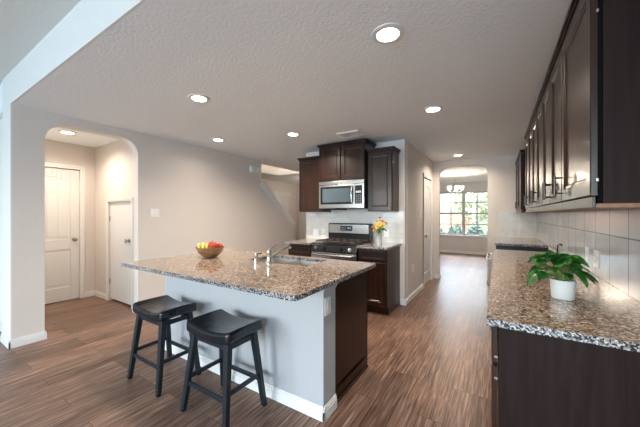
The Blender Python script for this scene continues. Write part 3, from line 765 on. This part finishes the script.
def fruit(name, c, r, m_, label, cat, dim):
    t = thing(name, (c[0],c[1],c[2]-r), label, cat)
    prof = [(.001,-r*.86)]+[(r*math.cos(a)*(1+.03*math.sin(a)), r*.95*math.sin(a)-(dim*math.exp(-((PI/2-a)/.3)**2))*r) for a in [(-PI/2+.12)+(PI-.16)*i/14 for i in range(15)]]
    MB().lathe(prof,c,20).build('flesh', m_, t, smooth='all')
    MB().tube([(c[0],c[1],c[2]+r*.75),(c[0]+.004,c[1],c[2]+r*1.12)],.0025,6).build('stalk', M_stalk, t)
fruit('apple',(bx0+.052,by0-.010,1.036),.044,M_apple,'red apple at the front right of the wooden bowl','apple',.18)
fruit('apple',(bx0+.050,by0+.072,1.018),.036,M_apple,'dark red apple behind the front apple in the bowl','apple',.18)
fruit('orange',(bx0-.035,by0+.050,1.020),.036,M_orange,'orange at the back of the wooden bowl behind bananas and apples','orange',.05)

# ------------------------------------------------------------ potted plant
ppx, ppy = .284, 1.895
pt = thing('potted_plant', (ppx,ppy,.914), 'leafy green pothos in a white pot on the right-hand worktop', 'plant')
M_pot = mat('white_ceramic',(.72,.72,.70),.35)
MB().lathe([(.042,0),(.046,.004),(.050,.055),(.052,.094),(.052,.098),(.048,.098),(.046,.085),(.001,.085)],(ppx,ppy,.914),36).build('pot', M_pot, pt, smooth=True)
MB().lathe([(.046,0),(.040,.004),(.001,.006)],(ppx,ppy,.998),20).build('soil', mat('soil',(.03,.02,.015),.95), pt)
def leaf_mesh(m, base, dirv, L_, W_, droop, roll):
    d = Vector(dirv).normalized(); side = d.cross(Vector((0,0,1)))
    side = side.normalized() if side.length > .01 else Vector((1,0,0)); up = side.cross(d).normalized()
    side = (side*math.cos(roll)+up*math.sin(roll)); up = side.cross(d).normalized()
    rows = 9; prof = [0,.72,.97,1.0,.94,.82,.64,.40,.06]; vs = []; back=[-.0,-.10,-.04,0,0,0,0,0,0]
    for i in range(rows):
        t = i/(rows-1); c = Vector(base)+d*L_*t+Vector((0,0,-1))*droop*L_*t*t
        for s_ in (-1,-.5,0,.5,1):
            w = W_*prof[i]*s_
            vs.append(c+side*w+up*(abs(s_)**1.5*W_*.28)*(1 if prof[i] else 0)+d*L_*back[i]*abs(s_))
    fs = [(i*5+k,i*5+k+1,(i+1)*5+k+1,(i+1)*5+k) for i in range(rows-1) for k in range(4)]
    m.add(vs, fs)
M_leaf = mat('pothos_leaf',(.03,.15,.02),.38,coat=.1); n = N(M_leaf)
n.color(n.ramp(n.noise(n.coord(),22,4,.6),[(.40,(.010,.075,.012)),(.56,(.028,.16,.018)),(.68,(.14,.33,.06))]))
n.b.inputs['Subsurface Weight'].default_value = 0
M_stem = mat('green_stem',(.16,.26,.06),.5)
rnd = random.Random(11)
for i in range(44):
    lv = 0 if i < 14 else (1 if i < 30 else 2)
    a = 2*PI*i/14 if lv == 0 else (2*PI*i/16+.3 if lv == 1 else rnd.uniform(0,2*PI))
    rad = (rnd.uniform(.055,.080), rnd.uniform(.030,.062), rnd.uniform(.0,.035))[lv]
    hz = (rnd.uniform(1.04,1.085), rnd.uniform(1.085,1.125), rnd.uniform(1.12,1.145))[lv]
    p0 = Vector((ppx+.02*math.cos(a),ppy+.02*math.sin(a),1.001)); p2 = Vector((ppx-.020+rad*math.cos(a),ppy+rad*math.sin(a),hz))
    pm = (p0+p2)/2+Vector((0,0,.02))
    MB().tube([p0,pm,p2],.0018,6).build('stem', M_stem, pt, smooth=True)
    m = MB(); leaf_mesh(m, p2, (math.cos(a),math.sin(a),(rnd.uniform(-.5,.1),rnd.uniform(-.1,.4),rnd.uniform(.1,.5))[lv]), rnd.uniform(.062,.085), rnd.uniform(.027,.037), rnd.uniform(.3,.65), rnd.uniform(-.45,.45))
    lo = m.build('leaf', M_leaf, pt, smooth='all')
c_ = Vector((ppx-.02,ppy+.02,1.065))
o = MB().tube([c_, c_+Vector((0,0,.07)), c_+Vector((.003,0,.118)), c_+Vector((.012,0,.127)), c_+Vector((.020,0,.118))],[.003,.0028,.0026,.003,.005],8).build('curled_tendril', M_gap, pt, smooth=True)
o['label'] = 'dark curled tip standing above the leaves'

# ------------------------------------------------------------ flower vase
vx, vy = -1.395, 3.775
M_vase = mat('frosted_glass',(.66,.68,.68),.25,trans=.3)
o = MB().lathe([(.032,0),(.036,.004),(.036,.06),(.040,.13),(.044,.155),(.040,.155),(.034,.10),(.031,.01),(.001,.008)],(vx,vy,.914),28).build('flower_vase', M_vase, smooth=True)
tag(o,'pale glass vase of yellow flowers on the short worktop right of the range','vase')
M_pet = mat('yellow_petal',(.75,.48,.04),.5); M_pet2 = mat('orange_petal',(.70,.22,.04),.5); M_ctr = mat('flower_centre',(.10,.05,.02),.8); M_lf = mat('flower_leaf',(.07,.18,.04),.5)
fl = [(0,-.06,1.175,'y','yellow flower at the front of the vase'),(-.075,-.02,1.19,'y','yellow flower at the far left of the vase'),(.06,-.03,1.185,'y','yellow flower at the front right of the vase'),
      (-.03,.0,1.245,'y','yellow flower high on the left of the bouquet'),(.045,.01,1.25,'o','orange flower high on the right of the bouquet'),(0,.03,1.30,'o','orange flower at the very top of the bouquet'),
      (-.045,-.05,1.13,'o','orange flower low on the left of the bouquet'),(.085,.02,1.225,'y','yellow flower at the far right of the bouquet'),(.03,-.06,1.215,'y','yellow flower in the middle of the bouquet')]
for i,(ax_,ay_,az_,kc,lab) in enumerate(fl):
    t_ = thing('flower', (vx+ax_*.1,vy+ay_*.1,.93), lab, 'flower', 'flowers in the vase')
    hd = Vector((vx+ax_,vy+ay_,az_)); d = (Vector((ax_*1.2,-.05+ay_,.09))).normalized()
    MB().tube([(vx+ax_*.1,vy+ay_*.1,.93),(vx+ax_*.35,vy+ay_*.35,1.06),hd],.0025,6).build('stem', M_stem, t_, smooth=True)
    a = d.orthogonal().normalized(); b = d.cross(a); m = MB()
    for q in range(14):
        th = 2*PI*q/14; dr_ = a*math.cos(th)+b*math.sin(th); sd_ = d.cross(dr_)
        lift = .25 if q%2 else .5
        p0 = hd+dr_*.006; p1 = hd+dr_*.022+d*.010*lift; p2 = hd+dr_*.040+d*.004
        m.add([p0-sd_*.003,p0+sd_*.003,p1+sd_*.008,p2,p1-sd_*.008],[(0,1,2,3,4)])
    m.build('petals', M_pet if kc=='y' else M_pet2, t_)
    MB().ball(hd+d*.004,.010,.010,.007,10,6).build('flower_centre', M_ctr, t_, smooth='all')
    for s_ in (-1,1):
        m = MB(); leaf_mesh(m, hd.lerp(Vector((vx,vy,1.06)),.3 if s_>0 else .55), (math.cos(i*2.1+s_),math.sin(i*2.1+s_),.3), .095,.026,.6,0); m.build('leaf', M_lf, t_, smooth='all')

# ------------------------------------------------------------ ceiling fittings
M_lamp = mat('lamp_diffuser',(1,1,1),.5,emit=(1,.88,.75),estr=12)
M_ring = mat('lamp_trim',(.80,.78,.75),.4)
WARM = (1,.85,.70)
def downlight(x,y,label,power,z=H,grp='recessed ceiling lights'):
    t = thing('recessed_light', (x,y,z), label, 'ceiling light', grp)
    MB().lathe([(.100,0),(.098,-.006),(.075,-.012),(.068,-.010),(.066,-.002),(.066,0)],(x,y,z),40).build('trim_ring', M_ring, t, smooth=True)
    MB().lathe([(.066,-.003),(.060,-.006),(.001,-.007)],(x,y,z),32).build('diffuser', M_lamp, t, smooth=True)
    l = bpy.data.lights.new('downlight_lamp','AREA'); l.shape='DISK'; l.size=.12; l.energy=power; l.color=WARM; l.spread=math.radians(150)
    o = bpy.data.objects.new('downlight_lamp', l); col.objects.link(o); o.parent = t; o.location = (0,0,-.016)
    return t
KP = 8
downlight(-.573,1.70,'recessed ceiling light nearest the camera, top centre of the photo',5.5)
downlight(-2.42,1.68,'recessed ceiling light above the stools',7)
downlight(-2.40,3.12,'recessed ceiling light just left of the raised cabinet',20)
downlight(-.578,3.17,'recessed ceiling light right of the ceiling vent, halfway to the corridor',KP)
downlight(-3.52,2.76,'recessed ceiling light nearest the long left wall',2.1)
downlight(-.627,5.87,'recessed ceiling light in the corridor just before the far arch',8)
downlight(-4.93,1.43,'recessed ceiling light in the small hall beyond the left arch',8)
sm = thing('smoke_detector', (-4.62,1.54,H), 'small white smoke detector on the hall ceiling beyond the arch', 'smoke detector')
MB().lathe([(.05,0),(.05,-.02),(.035,-.03),(.001,-.032)],(-4.62,1.54,H),24).build('housing', M_plate, sm, smooth=True)
vt = thing('ceiling_vent', (-1.72,3.53,H), 'white louvred air vent on the ceiling above the raised cabinet', 'vent')
m = MB(); x0,x1,y0,y1 = -1.88,-1.56,3.42,3.66
m.box(x0,x1,y0,y0+.025,H-.012,H).box(x0,x1,y1-.025,y1,H-.012,H).box(x0,x0+.025,y0+.025,y1-.025,H-.012,H).box(x1-.025,x1,y0+.025,y1-.025,H-.012,H); m.build('frame', M_plate, vt, bevel=.002)
m = MB()
for i in range(8):
    yy = y0+.03+i*.023; m.prism([(yy,H-.012),(yy+.004,H-.012),(yy+.018,H-.001),(yy+.014,H-.001)],'x',x0+.025,x1-.025)
m.build('louvres', M_plate, vt)

# foyer lamp (unseen, added to light the entry), stairwell lamp
def flush(loc, label, power, z):
    t = thing('ceiling_lamp', (loc[0],loc[1],z), label, 'ceiling light')
    MB().lathe([(.14,0),(.14,-.02),(.12,-.03),(.001,-.031)],(loc[0],loc[1],z),30).build('base', M_ring, t, smooth=True)
    MB().lathe([(.12,-.031),(.10,-.065),(.05,-.085),(.001,-.09)],(loc[0],loc[1],z),30).build('lamp_shade', M_lamp, t, smooth=True)
    l = bpy.data.lights.new('lamp_bulb','POINT'); l.energy=power; l.color=WARM; l.shadow_soft_size=.08
    o = bpy.data.objects.new('lamp_bulb', l); col.objects.link(o); o.parent = t; o.location = (0,0,-.15)
flush((-4.9,7.3),'unseen lamp added to light the entry beyond the stairs',6,H)
flush((-4.86,4.6),'ceiling lamp at the top of the stairwell',65,5.0)

# chandelier
ch = (-.985,8.5)
cl = thing('chandelier', (ch[0],ch[1],H), 'small chandelier with upward frosted glass shades in the dining room', 'chandelier')
MB().lathe([(.06,0),(.055,-.02),(.02,-.035),(.001,-.036)],(ch[0],ch[1],H),20).build('canopy', M_chrome, cl, smooth=True)
MB().tube([(ch[0],ch[1],H-.03),(ch[0],ch[1],2.05)],.008,8).lathe([(.001,0),(.02,.01),(.028,.035),(.016,.07),(.010,.10),(.001,.11)],(ch[0],ch[1],1.95),16).build('stem', M_chrome, cl, smooth=True)
M_shade = mat('frosted_shade',(.9,.88,.85),.4,emit=(1,.82,.62),estr=3.2)
for i in range(5):
    a = 2*PI*i/5+.15; cx_, sy_ = math.cos(a), math.sin(a)
    pts = [(ch[0]+r_*cx_, ch[1]+r_*sy_, z) for r_,z in ((.015,1.98),(.06,1.955),(.12,1.955),(.165,1.985),(.17,2.01))]
    ar = MB().tube(pts,.006,8).build('arm', M_chrome, cl, smooth=True)
    MB().lathe([(.018,0),(.034,.02),(.042,.05),(.056,.10),(.053,.10),(.039,.05),(.030,.022),(.001,.012)],(ch[0]+.17*cx_,ch[1]+.17*sy_,2.01),18).build('lamp_shade', M_shade, cl, smooth=True)
l = bpy.data.lights.new('chandelier_bulbs','POINT'); l.energy=22; l.color=(1,.85,.68); l.shadow_soft_size=.12
o = bpy.data.objects.new('chandelier_bulbs', l); col.objects.link(o); o.parent = cl; o.location = (0,0,-.28)
